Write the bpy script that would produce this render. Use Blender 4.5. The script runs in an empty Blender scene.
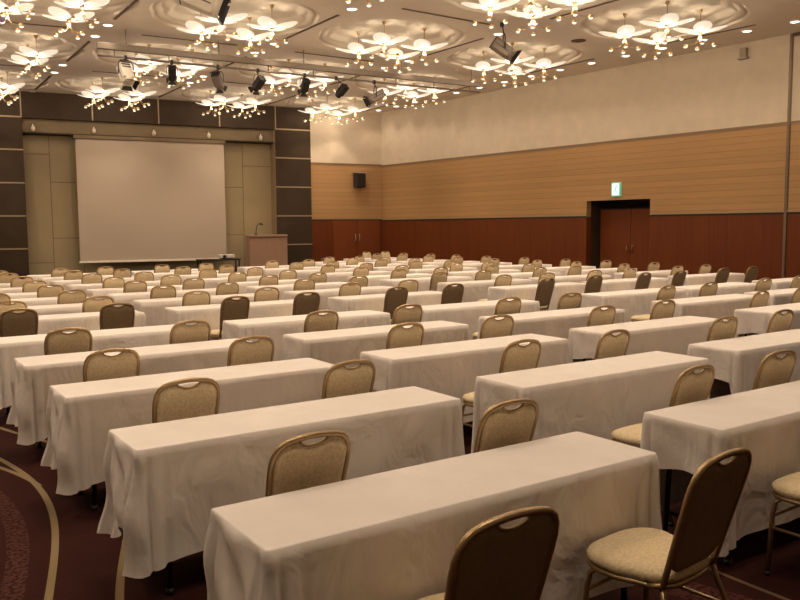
import bpy, bmesh, math, random
from mathutils import Vector, Matrix
R = math.radians
C = bpy.context.scene.collection
scene = bpy.context.scene
random.seed(11)
TABLES = [(0, 0, 1.87, 2.365), (0, 1, 4.178, 2.431), (1, 0, 1.853, 3.701), (1, 1, 4.141, 3.714), (1, 2, 6.461, 3.785), (2, 0, 1.846, 5.048), (2, 1, 4.114, 5.039), (2, 2, 6.438, 5.071), (2, 3, 9.175, 5.144), (3, 0, 1.845, 6.362), (3, 1, 4.091, 6.348), (3, 2, 6.414, 6.362), (3, 3, 9.315, 6.403), (3, 4, 11.394, 6.444), (4, 0, 1.846, 7.728), (4, 1, 4.071, 7.722), (4, 2, 6.388, 7.729), (4, 3, 9.429, 7.749), (4, 4, 11.412, 7.767), (4, 5, 13.735, 7.792), (5, 0, 1.852, 9.516), (5, 1, 4.047, 9.536), (5, 2, 6.352, 9.548), (5, 3, 9.281, 9.557), (5, 4, 11.413, 9.559), (5, 5, 13.783, 9.559), (6, 0, 1.857, 10.813), (6, 1, 4.032, 10.857), (6, 2, 6.325, 10.882), (6, 3, 9.269, 10.894), (6, 4, 11.401, 10.892), (6, 5, 13.797, 10.881), (7, 0, 1.862, 12.105), (7, 1, 4.018, 12.178), (7, 2, 6.298, 12.222), (7, 3, 8.959, 12.244), (7, 4, 11.381, 12.244), (7, 5, 13.798, 12.228), (8, 0, 1.868, 13.25), (8, 1, 4.006, 13.351), (8, 2, 6.273, 13.415), (8, 3, 8.98, 13.451), (8, 4, 11.356, 13.457), (8, 5, 13.788, 13.441), (9, 0, 1.875, 14.592), (9, 1, 3.992, 14.728), (9, 2, 6.244, 14.819), (9, 3, 8.908, 14.877), (9, 4, 11.322, 14.894), (9, 5, 13.768, 14.885), (10, 0, 1.883, 15.927), (10, 1, 3.979, 16.1), (10, 2, 6.214, 16.221), (10, 3, 8.904, 16.306), (10, 4, 11.282, 16.339), (10, 5, 13.737, 16.341), (11, 0, 1.89, 17.089), (11, 1, 3.969, 17.296), (11, 2, 6.189, 17.445), (11, 3, 8.9, 17.557), (11, 4, 11.243, 17.607), (11, 5, 13.704, 17.621), (12, 0, 1.896, 18.193), (12, 1, 3.958, 18.432), (12, 2, 6.164, 18.61), (12, 3, 8.894, 18.751), (12, 4, 11.203, 18.818), (12, 5, 13.668, 18.848), (13, 4, 11.157, 20.124), (13, 5, 13.623, 20.172), (14, 5, 13.575, 21.49)]
CHAIRS = [(0, 0, 0, 1.361, 1.591), (0, 0, 1, 2.372, 1.616), (0, 1, 0, 3.675, 1.683), (0, 1, 1, 4.659, 1.749), (1, 0, 0, 1.365, 2.665), (1, 0, 1, 2.309, 2.702), (1, 1, 0, 3.632, 2.699), (1, 1, 1, 4.658, 2.747), (2, 0, 0, 1.36, 4.051), (2, 0, 1, 2.321, 4.033), (2, 1, 0, 3.628, 4.003), (2, 1, 1, 4.62, 4.043), (2, 2, 0, 5.918, 4.044), (2, 2, 1, 6.911, 4.093), (3, 0, 0, 1.347, 5.39), (3, 0, 1, 2.306, 5.387), (3, 1, 0, 3.618, 5.342), (3, 1, 1, 4.56, 5.352), (3, 2, 0, 5.941, 5.375), (3, 2, 1, 6.894, 5.38), (3, 3, 0, 8.775, 5.415), (3, 3, 1, 9.691, 5.442), (4, 0, 0, 1.377, 6.698), (4, 0, 1, 2.313, 6.656), (4, 1, 0, 3.596, 6.698), (4, 1, 1, 4.584, 6.681), (4, 2, 0, 5.903, 6.668), (4, 2, 1, 6.892, 6.691), (4, 3, 0, 8.891, 6.677), (4, 3, 1, 9.868, 6.729), (4, 4, 0, 10.823, 6.727), (4, 4, 1, 11.742, 6.702), (5, 0, 0, 1.377, 8.856), (5, 0, 1, 2.315, 8.893), (5, 1, 0, 3.574, 8.948), (5, 1, 1, 4.531, 8.961), (5, 2, 0, 5.844, 8.925), (5, 2, 1, 6.852, 8.927), (5, 3, 0, 9.041, 9.037), (5, 3, 1, 9.853, 8.963), (5, 4, 0, 11.071, 8.876), (5, 4, 1, 12.061, 8.939), (5, 5, 0, 13.609, 9.004), (5, 5, 1, 14.335, 8.965), (6, 0, 0, 1.362, 9.79), (6, 0, 1, 2.319, 9.8), (6, 1, 0, 3.531, 9.84), (6, 1, 1, 4.519, 9.864), (6, 2, 0, 5.832, 9.882), (6, 2, 1, 6.847, 9.883), (6, 3, 0, 8.766, 9.897), (6, 3, 1, 9.73, 9.872), (6, 4, 0, 10.912, 9.875), (6, 4, 1, 11.835, 9.841), (6, 5, 0, 13.231, 9.852), (6, 5, 1, 14.119, 9.84), (7, 0, 0, 1.386, 11.012), (7, 0, 1, 2.303, 11.086), (7, 1, 0, 3.529, 11.135), (7, 1, 1, 4.503, 11.186), (7, 2, 0, 5.771, 11.181), (7, 2, 1, 6.803, 11.241), (7, 3, 0, 8.449, 11.226), (7, 3, 1, 9.457, 11.219), (7, 4, 0, 10.866, 11.211), (7, 4, 1, 11.83, 11.215), (7, 5, 0, 13.247, 11.183), (7, 5, 1, 14.201, 11.146), (8, 0, 0, 1.393, 12.3), (8, 0, 1, 2.286, 12.349), (8, 1, 0, 3.524, 12.428), (8, 1, 1, 4.454, 12.482), (8, 2, 0, 5.786, 12.512), (8, 2, 1, 6.755, 12.547), (8, 3, 0, 8.507, 12.576), (8, 3, 1, 9.501, 12.567), (8, 4, 0, 10.849, 12.589), (8, 4, 1, 11.857, 12.57), (8, 5, 0, 13.254, 12.532), (8, 5, 1, 14.216, 12.517), (9, 0, 0, 1.411, 13.415), (9, 0, 1, 2.277, 13.478), (9, 1, 0, 3.508, 13.595), (9, 1, 1, 4.47, 13.641), (9, 2, 0, 5.72, 13.698), (9, 2, 1, 6.751, 13.733), (9, 3, 0, 8.404, 13.778), (9, 3, 1, 9.406, 13.789), (9, 4, 0, 10.853, 13.781), (9, 4, 1, 11.782, 13.817), (9, 5, 0, 13.281, 13.801), (9, 5, 1, 14.212, 13.782), (10, 0, 0, 1.426, 14.684), (10, 0, 1, 2.31, 14.826), (10, 1, 0, 3.486, 14.932), (10, 1, 1, 4.419, 15.0), (10, 2, 0, 5.694, 15.069), (10, 2, 1, 6.704, 15.13), (10, 3, 0, 8.428, 15.178), (10, 3, 1, 9.434, 15.232), (10, 4, 0, 10.816, 15.258), (10, 4, 1, 11.807, 15.243), (10, 5, 0, 13.209, 15.243), (10, 5, 1, 14.189, 15.206), (11, 0, 1, 2.295, 16.136), (11, 1, 0, 3.472, 16.257), (11, 1, 1, 4.399, 16.378), (11, 2, 0, 5.68, 16.481), (11, 2, 1, 6.658, 16.517), (11, 3, 0, 8.403, 16.632), (11, 3, 1, 9.383, 16.664), (11, 4, 0, 10.778, 16.695), (11, 4, 1, 11.771, 16.665), (11, 5, 0, 13.221, 16.71), (11, 5, 1, 14.168, 16.672), (12, 0, 1, 2.297, 17.251), (12, 1, 0, 3.471, 17.402), (12, 1, 1, 4.371, 17.517), (12, 2, 0, 5.632, 17.641), (12, 2, 1, 6.665, 17.763), (12, 3, 0, 8.367, 17.852), (12, 3, 1, 9.384, 17.888), (12, 4, 0, 10.702, 17.947), (12, 4, 1, 11.72, 17.954), (12, 5, 0, 13.161, 17.965), (12, 5, 1, 14.148, 17.976), (13, 4, 0, 10.677, 19.136), (13, 4, 1, 11.645, 19.156), (13, 5, 0, 13.13, 19.205), (13, 5, 1, 14.153, 19.2), (14, 5, 0, 13.108, 20.526), (14, 5, 1, 14.089, 20.529)]
CHAND = [(1, 1, 3.0, 15.906), (1, 2, 3.101, 20.698), (1, 3, 3.216, 25.55), (2, 0, 6.496, 10.941), (2, 1, 6.519, 15.53), (2, 2, 6.59, 20.212), (2, 3, 6.686, 24.963), (3, 0, 10.222, 10.942), (3, 1, 10.16, 15.4), (3, 2, 10.175, 19.968), (3, 3, 10.234, 24.615), (4, 0, 14.037, 11.091), (4, 1, 13.867, 15.426), (4, 2, 13.811, 19.888), (4, 3, 13.818, 24.437)]
DOWN = [(4.646, 17.487), (4.668, 18.625), (4.745, 22.255), (4.771, 23.408), (4.859, 27.083), (4.887, 28.25), (8.266, 12.623), (8.263, 13.71), (8.28, 17.192), (8.291, 18.302), (8.341, 21.848), (8.361, 22.976), (8.43, 26.572), (8.455, 27.715), (12.031, 12.653), (12.005, 13.709), (11.961, 17.101), (11.958, 18.185), (11.967, 21.65), (11.975, 22.754), (12.016, 26.275), (12.033, 27.394)]
SLOTS = [(4.594, 14.44, 4.636, 16.95), (4.679, 19.164, 4.733, 21.711), (4.784, 23.954, 4.845, 26.533), (8.263, 14.225, 8.275, 16.669), (8.297, 18.828, 8.333, 21.317), (8.37, 23.51, 8.419, 26.034), (12.147, 9.858, 12.046, 12.158), (11.995, 14.211, 11.965, 16.591), (11.957, 18.699, 11.964, 21.13), (11.98, 23.276, 12.009, 25.747), (16.074, 10.144, 15.903, 12.281), (15.793, 14.374, 15.715, 16.599), (15.668, 18.757, 15.64, 21.037), (15.629, 23.239, 15.631, 25.56), (2.022, 18.494, 4.086, 18.131), (2.132, 23.345, 4.191, 22.924), (5.422, 13.283, 7.586, 13.181), (5.489, 17.96, 7.62, 17.785), (5.584, 22.711, 7.693, 22.47), (9.066, 13.155, 11.299, 13.166), (9.072, 17.71, 11.257, 17.65), (9.127, 22.351, 11.28, 22.229)]
WALLDOWN = [(16.828, 7.575), (16.666, 8.548), (16.534, 9.547), (16.427, 10.566), (16.338, 11.602), (16.265, 12.652), (16.204, 13.713), (16.153, 14.784), (16.112, 15.864), (16.078, 16.952), (16.051, 18.046), (16.03, 19.148), (16.014, 20.255), (16.002, 21.367), (15.994, 22.485), (15.99, 23.608), (15.989, 24.735), (15.991, 25.867)]
# ------------------------------------------------------------------ materials
def new_mat(name):
    m = bpy.data.materials.new(name); m.use_nodes = True
    nt = m.node_tree; b = nt.nodes['Principled BSDF']
    return m, nt, b
def N(nt, typ, **kw):
    n = nt.nodes.new(typ)
    for k, v in kw.items():
        if k in n.inputs.keys(): n.inputs[k].default_value = v
        else: setattr(n, k, v)
    return n
def plain(name, col, rough=.6, metal=0, noise=0, nscale=30, bump=0, bscale=200, spec=None, aniso=None, sheen=0):
    m, nt, b = new_mat(name)
    b.inputs['Base Color'].default_value = (*col, 1); b.inputs['Roughness'].default_value = rough
    b.inputs['Metallic'].default_value = metal
    if spec is not None: b.inputs['Specular IOR Level'].default_value = spec
    if sheen: b.inputs['Sheen Weight'].default_value = sheen
    tc = N(nt, 'ShaderNodeTexCoord')
    if noise:
        mp = N(nt, 'ShaderNodeMapping'); nt.links.new(tc.outputs['Object'], mp.inputs['Vector'])
        if aniso: mp.inputs['Scale'].default_value = aniso
        n = N(nt, 'ShaderNodeTexNoise', Scale=nscale, Detail=4.0); nt.links.new(mp.outputs[0], n.inputs['Vector'])
        r = N(nt, 'ShaderNodeMapRange'); nt.links.new(n.outputs['Fac'], r.inputs['Value'])
        r.inputs['From Min'].default_value = .3; r.inputs['From Max'].default_value = .7
        r.inputs['To Min'].default_value = 1-noise; r.inputs['To Max'].default_value = 1+noise
        mx = N(nt, 'ShaderNodeVectorMath', operation='SCALE'); mx.inputs[0].default_value = col
        nt.links.new(r.outputs[0], mx.inputs['Scale']); nt.links.new(mx.outputs[0], b.inputs['Base Color'])
    if bump:
        n2 = N(nt, 'ShaderNodeTexNoise', Scale=bscale, Detail=2.0); nt.links.new(tc.outputs['Object'], n2.inputs['Vector'])
        bp = N(nt, 'ShaderNodeBump', Strength=bump, Distance=.004); nt.links.new(n2.outputs['Fac'], bp.inputs['Height'])
        nt.links.new(bp.outputs[0], b.inputs['Normal'])
    return m
def emit(name, col, s):
    m, nt, b = new_mat(name)
    b.inputs['Base Color'].default_value = (.35, .33, .29, 1); b.inputs['Roughness'].default_value = .4
    b.inputs['Emission Color'].default_value = (*col, 1); b.inputs['Emission Strength'].default_value = s
    return m
def math_node(nt, op, a, b=None, clamp=False):
    n = nt.nodes.new('ShaderNodeMath'); n.operation = op; n.use_clamp = clamp
    for i, v in enumerate((a, b)):
        if v is None: continue
        if isinstance(v, (int, float)): n.inputs[i].default_value = v
        else: nt.links.new(v, n.inputs[i])
    return n.outputs[0]

M = {}
def linen(*a, **k):
    m = plain(*a, **k); nt = m.node_tree; b = nt.nodes['Principled BSDF']
    tc = N(nt, 'ShaderNodeTexCoord'); mp = N(nt, 'ShaderNodeMapping'); mp.inputs['Scale'].default_value = (1, 1, .55)
    oi = N(nt, 'ShaderNodeObjectInfo'); ad = N(nt, 'ShaderNodeVectorMath', operation='ADD')
    nt.links.new(tc.outputs['Object'], mp.inputs['Vector']); nt.links.new(mp.outputs[0], ad.inputs[0]); nt.links.new(oi.outputs['Random'], ad.inputs[1])
    n = N(nt, 'ShaderNodeTexNoise', Scale=5.5, Detail=3.0, Distortion=.8); nt.links.new(ad.outputs[0], n.inputs['Vector'])
    g = N(nt, 'ShaderNodeNewGeometry'); sp = N(nt, 'ShaderNodeSeparateXYZ'); nt.links.new(g.outputs['Normal'], sp.inputs[0])
    flat = math_node(nt, 'SUBTRACT', 1.0, math_node(nt, 'MULTIPLY', math_node(nt, 'ABSOLUTE', sp.outputs['Z']), .85))
    bp = N(nt, 'ShaderNodeBump', Distance=.035); nt.links.new(math_node(nt, 'MULTIPLY', flat, .75), bp.inputs['Strength'])
    nt.links.new(n.outputs['Fac'], bp.inputs['Height'])
    old = b.inputs['Normal'].links[0].from_node; nt.links.new(bp.outputs[0], old.inputs['Normal'])
    return m
M['cloth'] = linen('cream_table_linen', (.78, .715, .665), .85, noise=.03, nscale=6, bump=.25, bscale=35, spec=.2)
M['beige_fabric'] = plain('beige_seat_fabric', (.67, .545, .35), .85, noise=.16, nscale=85, bump=.4, bscale=240, spec=.2)
M['brown_fabric'] = plain('brown_back_vinyl', (.25, .175, .10), .55, noise=.12, nscale=60, spec=.3)
M['gold'] = plain('bronze_gold_metal', (.42, .295, .16), .36, metal=.8, noise=.08, nscale=20)
M['brass'] = plain('polished_brass', (.50, .34, .16), .35, metal=1)
M['ceiling'] = plain('ceiling_plaster', (.74, .65, .53), .9, noise=.03, nscale=1.2)
M['upper'] = plain('beige_wall_paper', (.61, .515, .39), .9, noise=.05, nscale=3, bump=.15, bscale=120)
M['darkpanel'] = plain('dark_brown_panel', (.054, .036, .022), .65, noise=.12, nscale=2, spec=.15)
M['goldstrip'] = plain('champagne_trim', (.36, .27, .16), .5, metal=.3)
M['green'] = plain('olive_stage_panel', (.37, .29, .165), .7, noise=.06, nscale=1.0)
M['greendark'] = plain('olive_valance', (.20, .145, .08), .75, noise=.06, nscale=2)
M['groove'] = plain('dark_groove', (.02, .014, .010), .8)
M['screen'] = plain('projection_screen_fabric', (.50, .41, .32), .85, noise=.03, nscale=.6)
M['white_metal'] = plain('screen_bar', (.85, .77, .66), .5)
M['black'] = plain('black_plastic', (.012, .012, .013), .5)
M['blackmetal'] = plain('black_steel', (.03, .025, .022), .4, metal=.6)
M['greymetal'] = plain('painted_grey_metal', (.21, .17, .13), .45, metal=.2, noise=.05)
M['lectern'] = plain('pinkish_oak_veneer', (.40, .245, .165), .5, noise=.05, nscale=3, aniso=(8, 8, 1))
M['stage'] = plain('stage_carpet', (.06, .03, .02), .9)
M['sensor'] = plain('tan_plastic', (.34, .27, .19), .6)
M['slot'] = plain('slot_diffuser', (.11, .065, .038), .7)
M['table_board'] = plain('dark_table_board', (.07, .04, .03), .5)
M['rail'] = plain('grey_brown_trim', (.22, .15, .09), .5)
M['seam'] = plain('brushed_seam_strip', (.19, .13, .08), .45, metal=.4)
M['steel'] = plain('dull_steel', (.55, .5, .44), .35, metal=.8)
M['petal'] = emit('glowing_petal_glass', (1, .86, .65), .80)
M['globe'] = emit('lit_globe_glass', (1, .90, .74), 1.3)
M['down'] = emit('downlight_lens', (1, .86, .68), 5.0)
M['sign_white'] = emit('exit_sign_lit', (.62, 1, .86), 1.6)
M['sign_green'] = emit('exit_sign_green', (.03, .42, .22), .8)
M['bulb'] = plain('small_lamp_glass', (.72, .62, .48), .3)
M['paper'] = plain('white_paper', (.7, .63, .53), .7)

def stripes_mat(name, col, axis, pitch, dark, width, grain, gscale):
    """wood veneer with thin grooves every `pitch` metres along an axis plus grain"""
    m, nt, b = new_mat(name)
    b.inputs['Roughness'].default_value = .5; b.inputs['Specular IOR Level'].default_value = .2
    g = N(nt, 'ShaderNodeNewGeometry'); sx = N(nt, 'ShaderNodeSeparateXYZ'); nt.links.new(g.outputs['Position'], sx.inputs[0])
    if axis == 'Z': c = sx.outputs['Z']
    else: c = math_node(nt, 'ADD', math_node(nt, 'MULTIPLY', sx.outputs['X'], 1.0), sx.outputs['Y'])
    f = math_node(nt, 'FRACT', math_node(nt, 'DIVIDE', c, pitch))
    line = math_node(nt, 'LESS_THAN', f, width)
    mp = N(nt, 'ShaderNodeMapping'); nt.links.new(g.outputs['Position'], mp.inputs['Vector'])
    mp.inputs['Scale'].default_value = gscale
    n = N(nt, 'ShaderNodeTexNoise', Scale=3.0, Detail=4.0); nt.links.new(mp.outputs[0], n.inputs['Vector'])
    fac = math_node(nt, 'ADD', math_node(nt, 'MULTIPLY', math_node(nt, 'SUBTRACT', n.outputs['Fac'], .5), grain*2), 1.0)
    cell = math_node(nt, 'FLOOR', math_node(nt, 'DIVIDE', c, pitch))
    wn = N(nt, 'ShaderNodeTexWhiteNoise', noise_dimensions='1D'); nt.links.new(cell, wn.inputs['W'])
    fac = math_node(nt, 'MULTIPLY', fac, math_node(nt, 'ADD', math_node(nt, 'MULTIPLY', wn.outputs['Value'], .10), .95))
    fac = math_node(nt, 'MULTIPLY', fac, math_node(nt, 'SUBTRACT', 1.0, math_node(nt, 'MULTIPLY', line, 1-dark)))
    mx = N(nt, 'ShaderNodeVectorMath', operation='SCALE'); mx.inputs[0].default_value = col
    nt.links.new(fac, mx.inputs['Scale']); nt.links.new(mx.outputs[0], b.inputs['Base Color'])
    return m
M['wood'] = stripes_mat('honey_wood_slats', (.435, .255, .115), 'Z', .155, .80, .12, .12, (.6, .6, 14))
M['red'] = stripes_mat('red_brown_wainscot', (.145, .036, .0085), 'XY', .42, .78, .03, .20, (5, 5, .3))
M['doorred'] = stripes_mat('door_veneer', (.20, .052, .014), 'XY', 50, 1, .0, .15, (5, 5, .3))

def carpet():
    m, nt, b = new_mat('maroon_swirl_carpet')
    b.inputs['Roughness'].default_value = .95; b.inputs['Specular IOR Level'].default_value = .1
    g = N(nt, 'ShaderNodeNewGeometry'); s = N(nt, 'ShaderNodeSeparateXYZ'); nt.links.new(g.outputs['Position'], s.inputs[0])
    X, Y = s.outputs['X'], s.outputs['Y']
    PX = 5.4
    def wave(x0, amp, per, ph, amp2=0, per2=1, ph2=0):
        w = math_node(nt, 'MULTIPLY', math_node(nt, 'SINE', math_node(nt, 'ADD', math_node(nt, 'MULTIPLY', Y, 2*math.pi/per), ph)), amp)
        w2 = math_node(nt, 'MULTIPLY', math_node(nt, 'SINE', math_node(nt, 'ADD', math_node(nt, 'MULTIPLY', Y, 2*math.pi/per2), ph2)), amp2)
        w = math_node(nt, 'ADD', math_node(nt, 'ADD', w, w2), x0)
        d = math_node(nt, 'SUBTRACT', X, w)
        d = math_node(nt, 'SUBTRACT', math_node(nt, 'FRACT', math_node(nt, 'ADD', math_node(nt, 'DIVIDE', d, PX), .5)), .5)
        return math_node(nt, 'ABSOLUTE', math_node(nt, 'MULTIPLY', d, PX))
    def band(d, w): return math_node(nt, 'LESS_THAN', d, w)
    noise = N(nt, 'ShaderNodeTexNoise', Scale=45.0, Detail=3.0); nt.links.new(g.outputs['Position'], noise.inputs['Vector'])
    big = N(nt, 'ShaderNodeTexNoise', Scale=1.6, Detail=2.0); nt.links.new(g.outputs['Position'], big.inputs['Vector'])
    def mix(fac, a, bb):
        n = N(nt, 'ShaderNodeMix', data_type='RGBA')
        nt.links.new(fac, n.inputs[0])
        for i, v in ((6, a), (7, bb)):
            if isinstance(v, tuple): n.inputs[i].default_value = (*v, 1)
            else: nt.links.new(v, n.inputs[i])
        return n.outputs[2]
    col = mix(noise.outputs['Fac'], (.026, .0065, .0048), (.040, .011, .008))
    # mottled pinkish ribbon
    mott = math_node(nt, 'GREATER_THAN', noise.outputs['Fac'], .49)
    tp = 2*math.pi
    col = mix(math_node(nt, 'MULTIPLY', band(wave(.43, .25, 6, 1.571-tp*5.1/6), .055), mott), col, (.070, .026, .022))
    col = mix(math_node(nt, 'MULTIPLY', band(wave(3.05, .25, 5.2, .4), .10), mott), col, (.075, .027, .022))
    gold = mix(big.outputs['Fac'], (.22, .150, .060), (.23, .18, .12))
    col = mix(band(wave(.66, .255, 6.3, 1.571-tp*5.42/6.3), .019), col, gold)
    far_part = math_node(nt, 'GREATER_THAN', Y, 5.55)
    col = mix(math_node(nt, 'MULTIPLY', band(wave(.62, .32, 5, 1.571-tp*5.3/5), .018), far_part), col, gold)
    col = mix(band(wave(1.10, .30, 5.5, -tp*4.2/5.5), .020), col, gold)
    col = mix(band(wave(3.38, .03, 3.0, .6), .013), col, (.17, .105, .065))
    # cream petals
    vor = N(nt, 'ShaderNodeTexVoronoi', Scale=1.15, Randomness=.8); nt.links.new(g.outputs['Position'], vor.inputs['Vector'])
    col = mix(math_node(nt, 'LESS_THAN', vor.outputs['Distance'], .055), col, (.34, .25, .16))
    nt.links.new(col, b.inputs['Base Color'])
    bp = N(nt, 'ShaderNodeBump', Strength=.5, Distance=.004)
    n3 = N(nt, 'ShaderNodeTexNoise', Scale=300.0); nt.links.new(g.outputs['Position'], n3.inputs['Vector'])
    nt.links.new(n3.outputs['Fac'], bp.inputs['Height']); nt.links.new(bp.outputs[0], b.inputs['Normal'])
    return m
M['carpet'] = carpet()

# ------------------------------------------------------------------ mesh helpers
class MB:
    """collects shapes into one mesh; each shape may carry its own material"""
    def __init__(s): s.v = []; s.f = []; s.m = []; s.mats = []; s.sm = []
    def mi(s, mat):
        if mat not in s.mats: s.mats.append(mat)
        return s.mats.index(mat)
    def add(s, vs, fs, mat, smooth=False):
        o = len(s.v); s.v += [tuple(v) for v in vs]; k = s.mi(mat)
        for f in fs: s.f.append([i+o for i in f]); s.m.append(k); s.sm.append(smooth)
    def box(s, c, d, mat, ax=None, bev=0):
        """box centred at c with full sizes d; ax = (ux, uy, uz); optional chamfer"""
        ax = ax or (Vector((1,0,0)), Vector((0,1,0)), Vector((0,0,1)))
        c = Vector(c); h = [q/2 for q in d]
        if bev <= 0:
            vs = [c+ax[0]*(i*h[0])+ax[1]*(j*h[1])+ax[2]*(k*h[2]) for i in (-1,1) for j in (-1,1) for k in (-1,1)]
            s.add(vs, [(0,1,3,2),(4,6,7,5),(0,4,5,1),(2,3,7,6),(0,2,6,4),(1,5,7,3)], mat)
        else:
            bm = bmesh.new(); bmesh.ops.create_cube(bm, size=1)
            for v in bm.verts: v.co = Vector((v.co.x*d[0], v.co.y*d[1], v.co.z*d[2]))
            bmesh.ops.bevel(bm, geom=bm.edges[:], offset=bev, segments=2, affect='EDGES', profile=.5)
            bm.verts.ensure_lookup_table()
            vs = [c+ax[0]*v.co.x+ax[1]*v.co.y+ax[2]*v.co.z for v in bm.verts]
            s.add(vs, [[v.index for v in f.verts] for f in bm.faces], mat); bm.free()
    def tube(s, pts, r, mat, seg=8, closed=False, cap=True):
        pts = [Vector(p) for p in pts]; n = len(pts); vs = []; fs = []
        rr = r if isinstance(r, (list, tuple)) else [r]*n
        up = None
        for i, p in enumerate(pts):
            if closed: t = (pts[(i+1) % n]-pts[i-1])
            else: t = (pts[min(i+1, n-1)]-pts[max(i-1, 0)])
            t.normalize()
            if up is None:
                up = Vector((0,0,1)) if abs(t.z) < .9 else Vector((0,1,0))
            a = (up - t*up.dot(t)).normalized(); up = a; b = t.cross(a)
            for k in range(seg):
                an = 2*math.pi*k/seg; vs.append(p+(a*math.cos(an)+b*math.sin(an))*rr[i])
        for i in range(n if closed else n-1):
            j = (i+1) % n
            for k in range(seg):
                l = (k+1) % seg
                fs.append((i*seg+k, j*seg+k, j*seg+l, i*seg+l))
        if cap and not closed:
            fs.append(tuple(range(seg))); fs.append(tuple(reversed(range((n-1)*seg, n*seg))))
        s.add(vs, fs, mat, True)
    def lathe(s, prof, c, mat, seg=16, axis=None):
        """profile [(r, h)] about axis through c"""
        c = Vector(c); az = (axis or Vector((0,0,1))).normalized()
        ax = az.orthogonal().normalized(); ay = az.cross(ax)
        vs = []; fs = []
        for r, h in prof:
            for k in range(seg):
                a = 2*math.pi*k/seg; vs.append(c+az*h+(ax*math.cos(a)+ay*math.sin(a))*r)
        for i in range(len(prof)-1):
            for k in range(seg):
                l = (k+1) % seg; fs.append((i*seg+k, i*seg+l, (i+1)*seg+l, (i+1)*seg+k))
        fs.append(tuple(reversed(range(seg)))); fs.append(tuple(range((len(prof)-1)*seg, len(prof)*seg)))
        s.add(vs, fs, mat, True)
    def ball(s, c, r, mat, seg=10):
        n = 6
        s.lathe([(max(r*math.sin(math.pi*i/n), r*.02), -r*math.cos(math.pi*i/n)) for i in range(n+1)], c, mat, seg)
    def mesh(s, name):
        me = bpy.data.meshes.new(name); me.from_pydata(s.v, [], s.f)
        for m in s.mats: me.materials.append(m)
        me.polygons.foreach_set('material_index', s.m); me.polygons.foreach_set('use_smooth', s.sm)
        me.update()
        bm = bmesh.new(); bm.from_mesh(me); bmesh.ops.recalc_face_normals(bm, faces=bm.faces); bm.to_mesh(me); bm.free()
        return me
    def build(s, name, parent=None, loc=None):
        o = bpy.data.objects.new(name, s.mesh(name)); C.objects.link(o)
        if parent: o.parent = parent
        if loc: o.location = loc
        return o
def tag(o, label=None, cat=None, group=None, kind=None):
    if label: o['label'] = label
    if cat: o['category'] = cat
    if group: o['group'] = group
    if kind: o['kind'] = kind
    return o
def thing(name, label, cat, loc=(0,0,0), rz=0, group=None):
    o = bpy.data.objects.new(name, None); C.objects.link(o); o.empty_display_size = .1
    o.location = loc; o.rotation_euler = (0, 0, rz)
    return tag(o, label, cat, group)
def copy_tree(o, parent=None):
    c = o.copy(); C.objects.link(c)
    if parent: c.parent = parent; c.matrix_parent_inverse = o.matrix_parent_inverse.copy()
    for ch in list(KIDS.get(o.name, [])): copy_tree(ch, c)
    return c
KIDS = {}
def index_kids():
    KIDS.clear()
    for o in bpy.data.objects:
        if o.parent: KIDS.setdefault(o.parent.name, []).append(o)
ORD = ['first','second','third','fourth','fifth','sixth','seventh','eighth','ninth','tenth','eleventh','twelfth','thirteenth',
       'fourteenth','fifteenth','sixteenth','seventeenth']

# ------------------------------------------------------------------ room frame
ZC = 5.885                                      # ceiling height
AR, AB, DR, DB = R(4.086), R(81.255), 18.2, 27.484
nr = Vector((math.cos(AR), math.sin(AR), 0)); tr = Vector((-math.sin(AR), math.cos(AR), 0))
nb = Vector((math.cos(AB), math.sin(AB), 0)); tb = -Vector((-math.sin(AB), math.cos(AB), 0))
Z = Vector((0,0,1))
def RW(s, d, z): return nr*(DR-d)+tr*s+Z*z      # right wall: s along, d into the room
def BW(s, d, z): return nb*(DB-d)+tb*s+Z*z      # back (stage) wall
def rbox(mb, s0, s1, d0, d1, z0, z1, mat, bev=0): mb.box(RW((s0+s1)/2, (d0+d1)/2, (z0+z1)/2), (abs(s1-s0), abs(d1-d0), abs(z1-z0)), mat, (tr, -nr, Z), bev)
def bbox(mb, s0, s1, d0, d1, z0, z1, mat, bev=0): mb.box(BW((s0+s1)/2, (d0+d1)/2, (z0+z1)/2), (abs(s1-s0), abs(d1-d0), abs(z1-z0)), mat, (tb, -nb, Z), bev)
SB, SR = 12.41, 24.03                           # the corner where both walls meet
def struct(mb, name, parent=None):
    o = mb.build(name, parent)
    if not parent: o['kind'] = 'structure'
    return o
XL, YR = -6.0, -6.0
corner = BW(SB+.12, -.1, 0); rend = RW(-7.5, -.1, 0); lend = BW((XL-4.18)/.988, -.6, 0)
poly = [Vector((XL-.1, YR-.1, 0)), Vector((rend.x+.4, YR-.1, 0)), rend, RW(SR+.8, -1.0, 0), BW(SB+.5, -.7, 0), lend, Vector((XL-.1, lend.y, 0))]
def slab(name, z0, z1, mat):
    mb = MB(); n = len(poly)
    vs = [Vector((p.x, p.y, z0)) for p in poly]+[Vector((p.x, p.y, z1)) for p in poly]
    fs = [tuple(range(n)), tuple(range(2*n-1, n-1, -1))]+[(i, (i+1) % n, n+(i+1) % n, n+i) for i in range(n)]
    mb.add(vs, fs, mat); return struct(mb, name)
slab('floor', -.1, 0, M['carpet'])
NA = 160
CHAND = [(i, j, x+.10, y-.07) for i, j, x, y in CHAND]
def rim_r(a): return 1.66*(1+.035*abs(math.cos(4*a))-.02)
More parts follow.
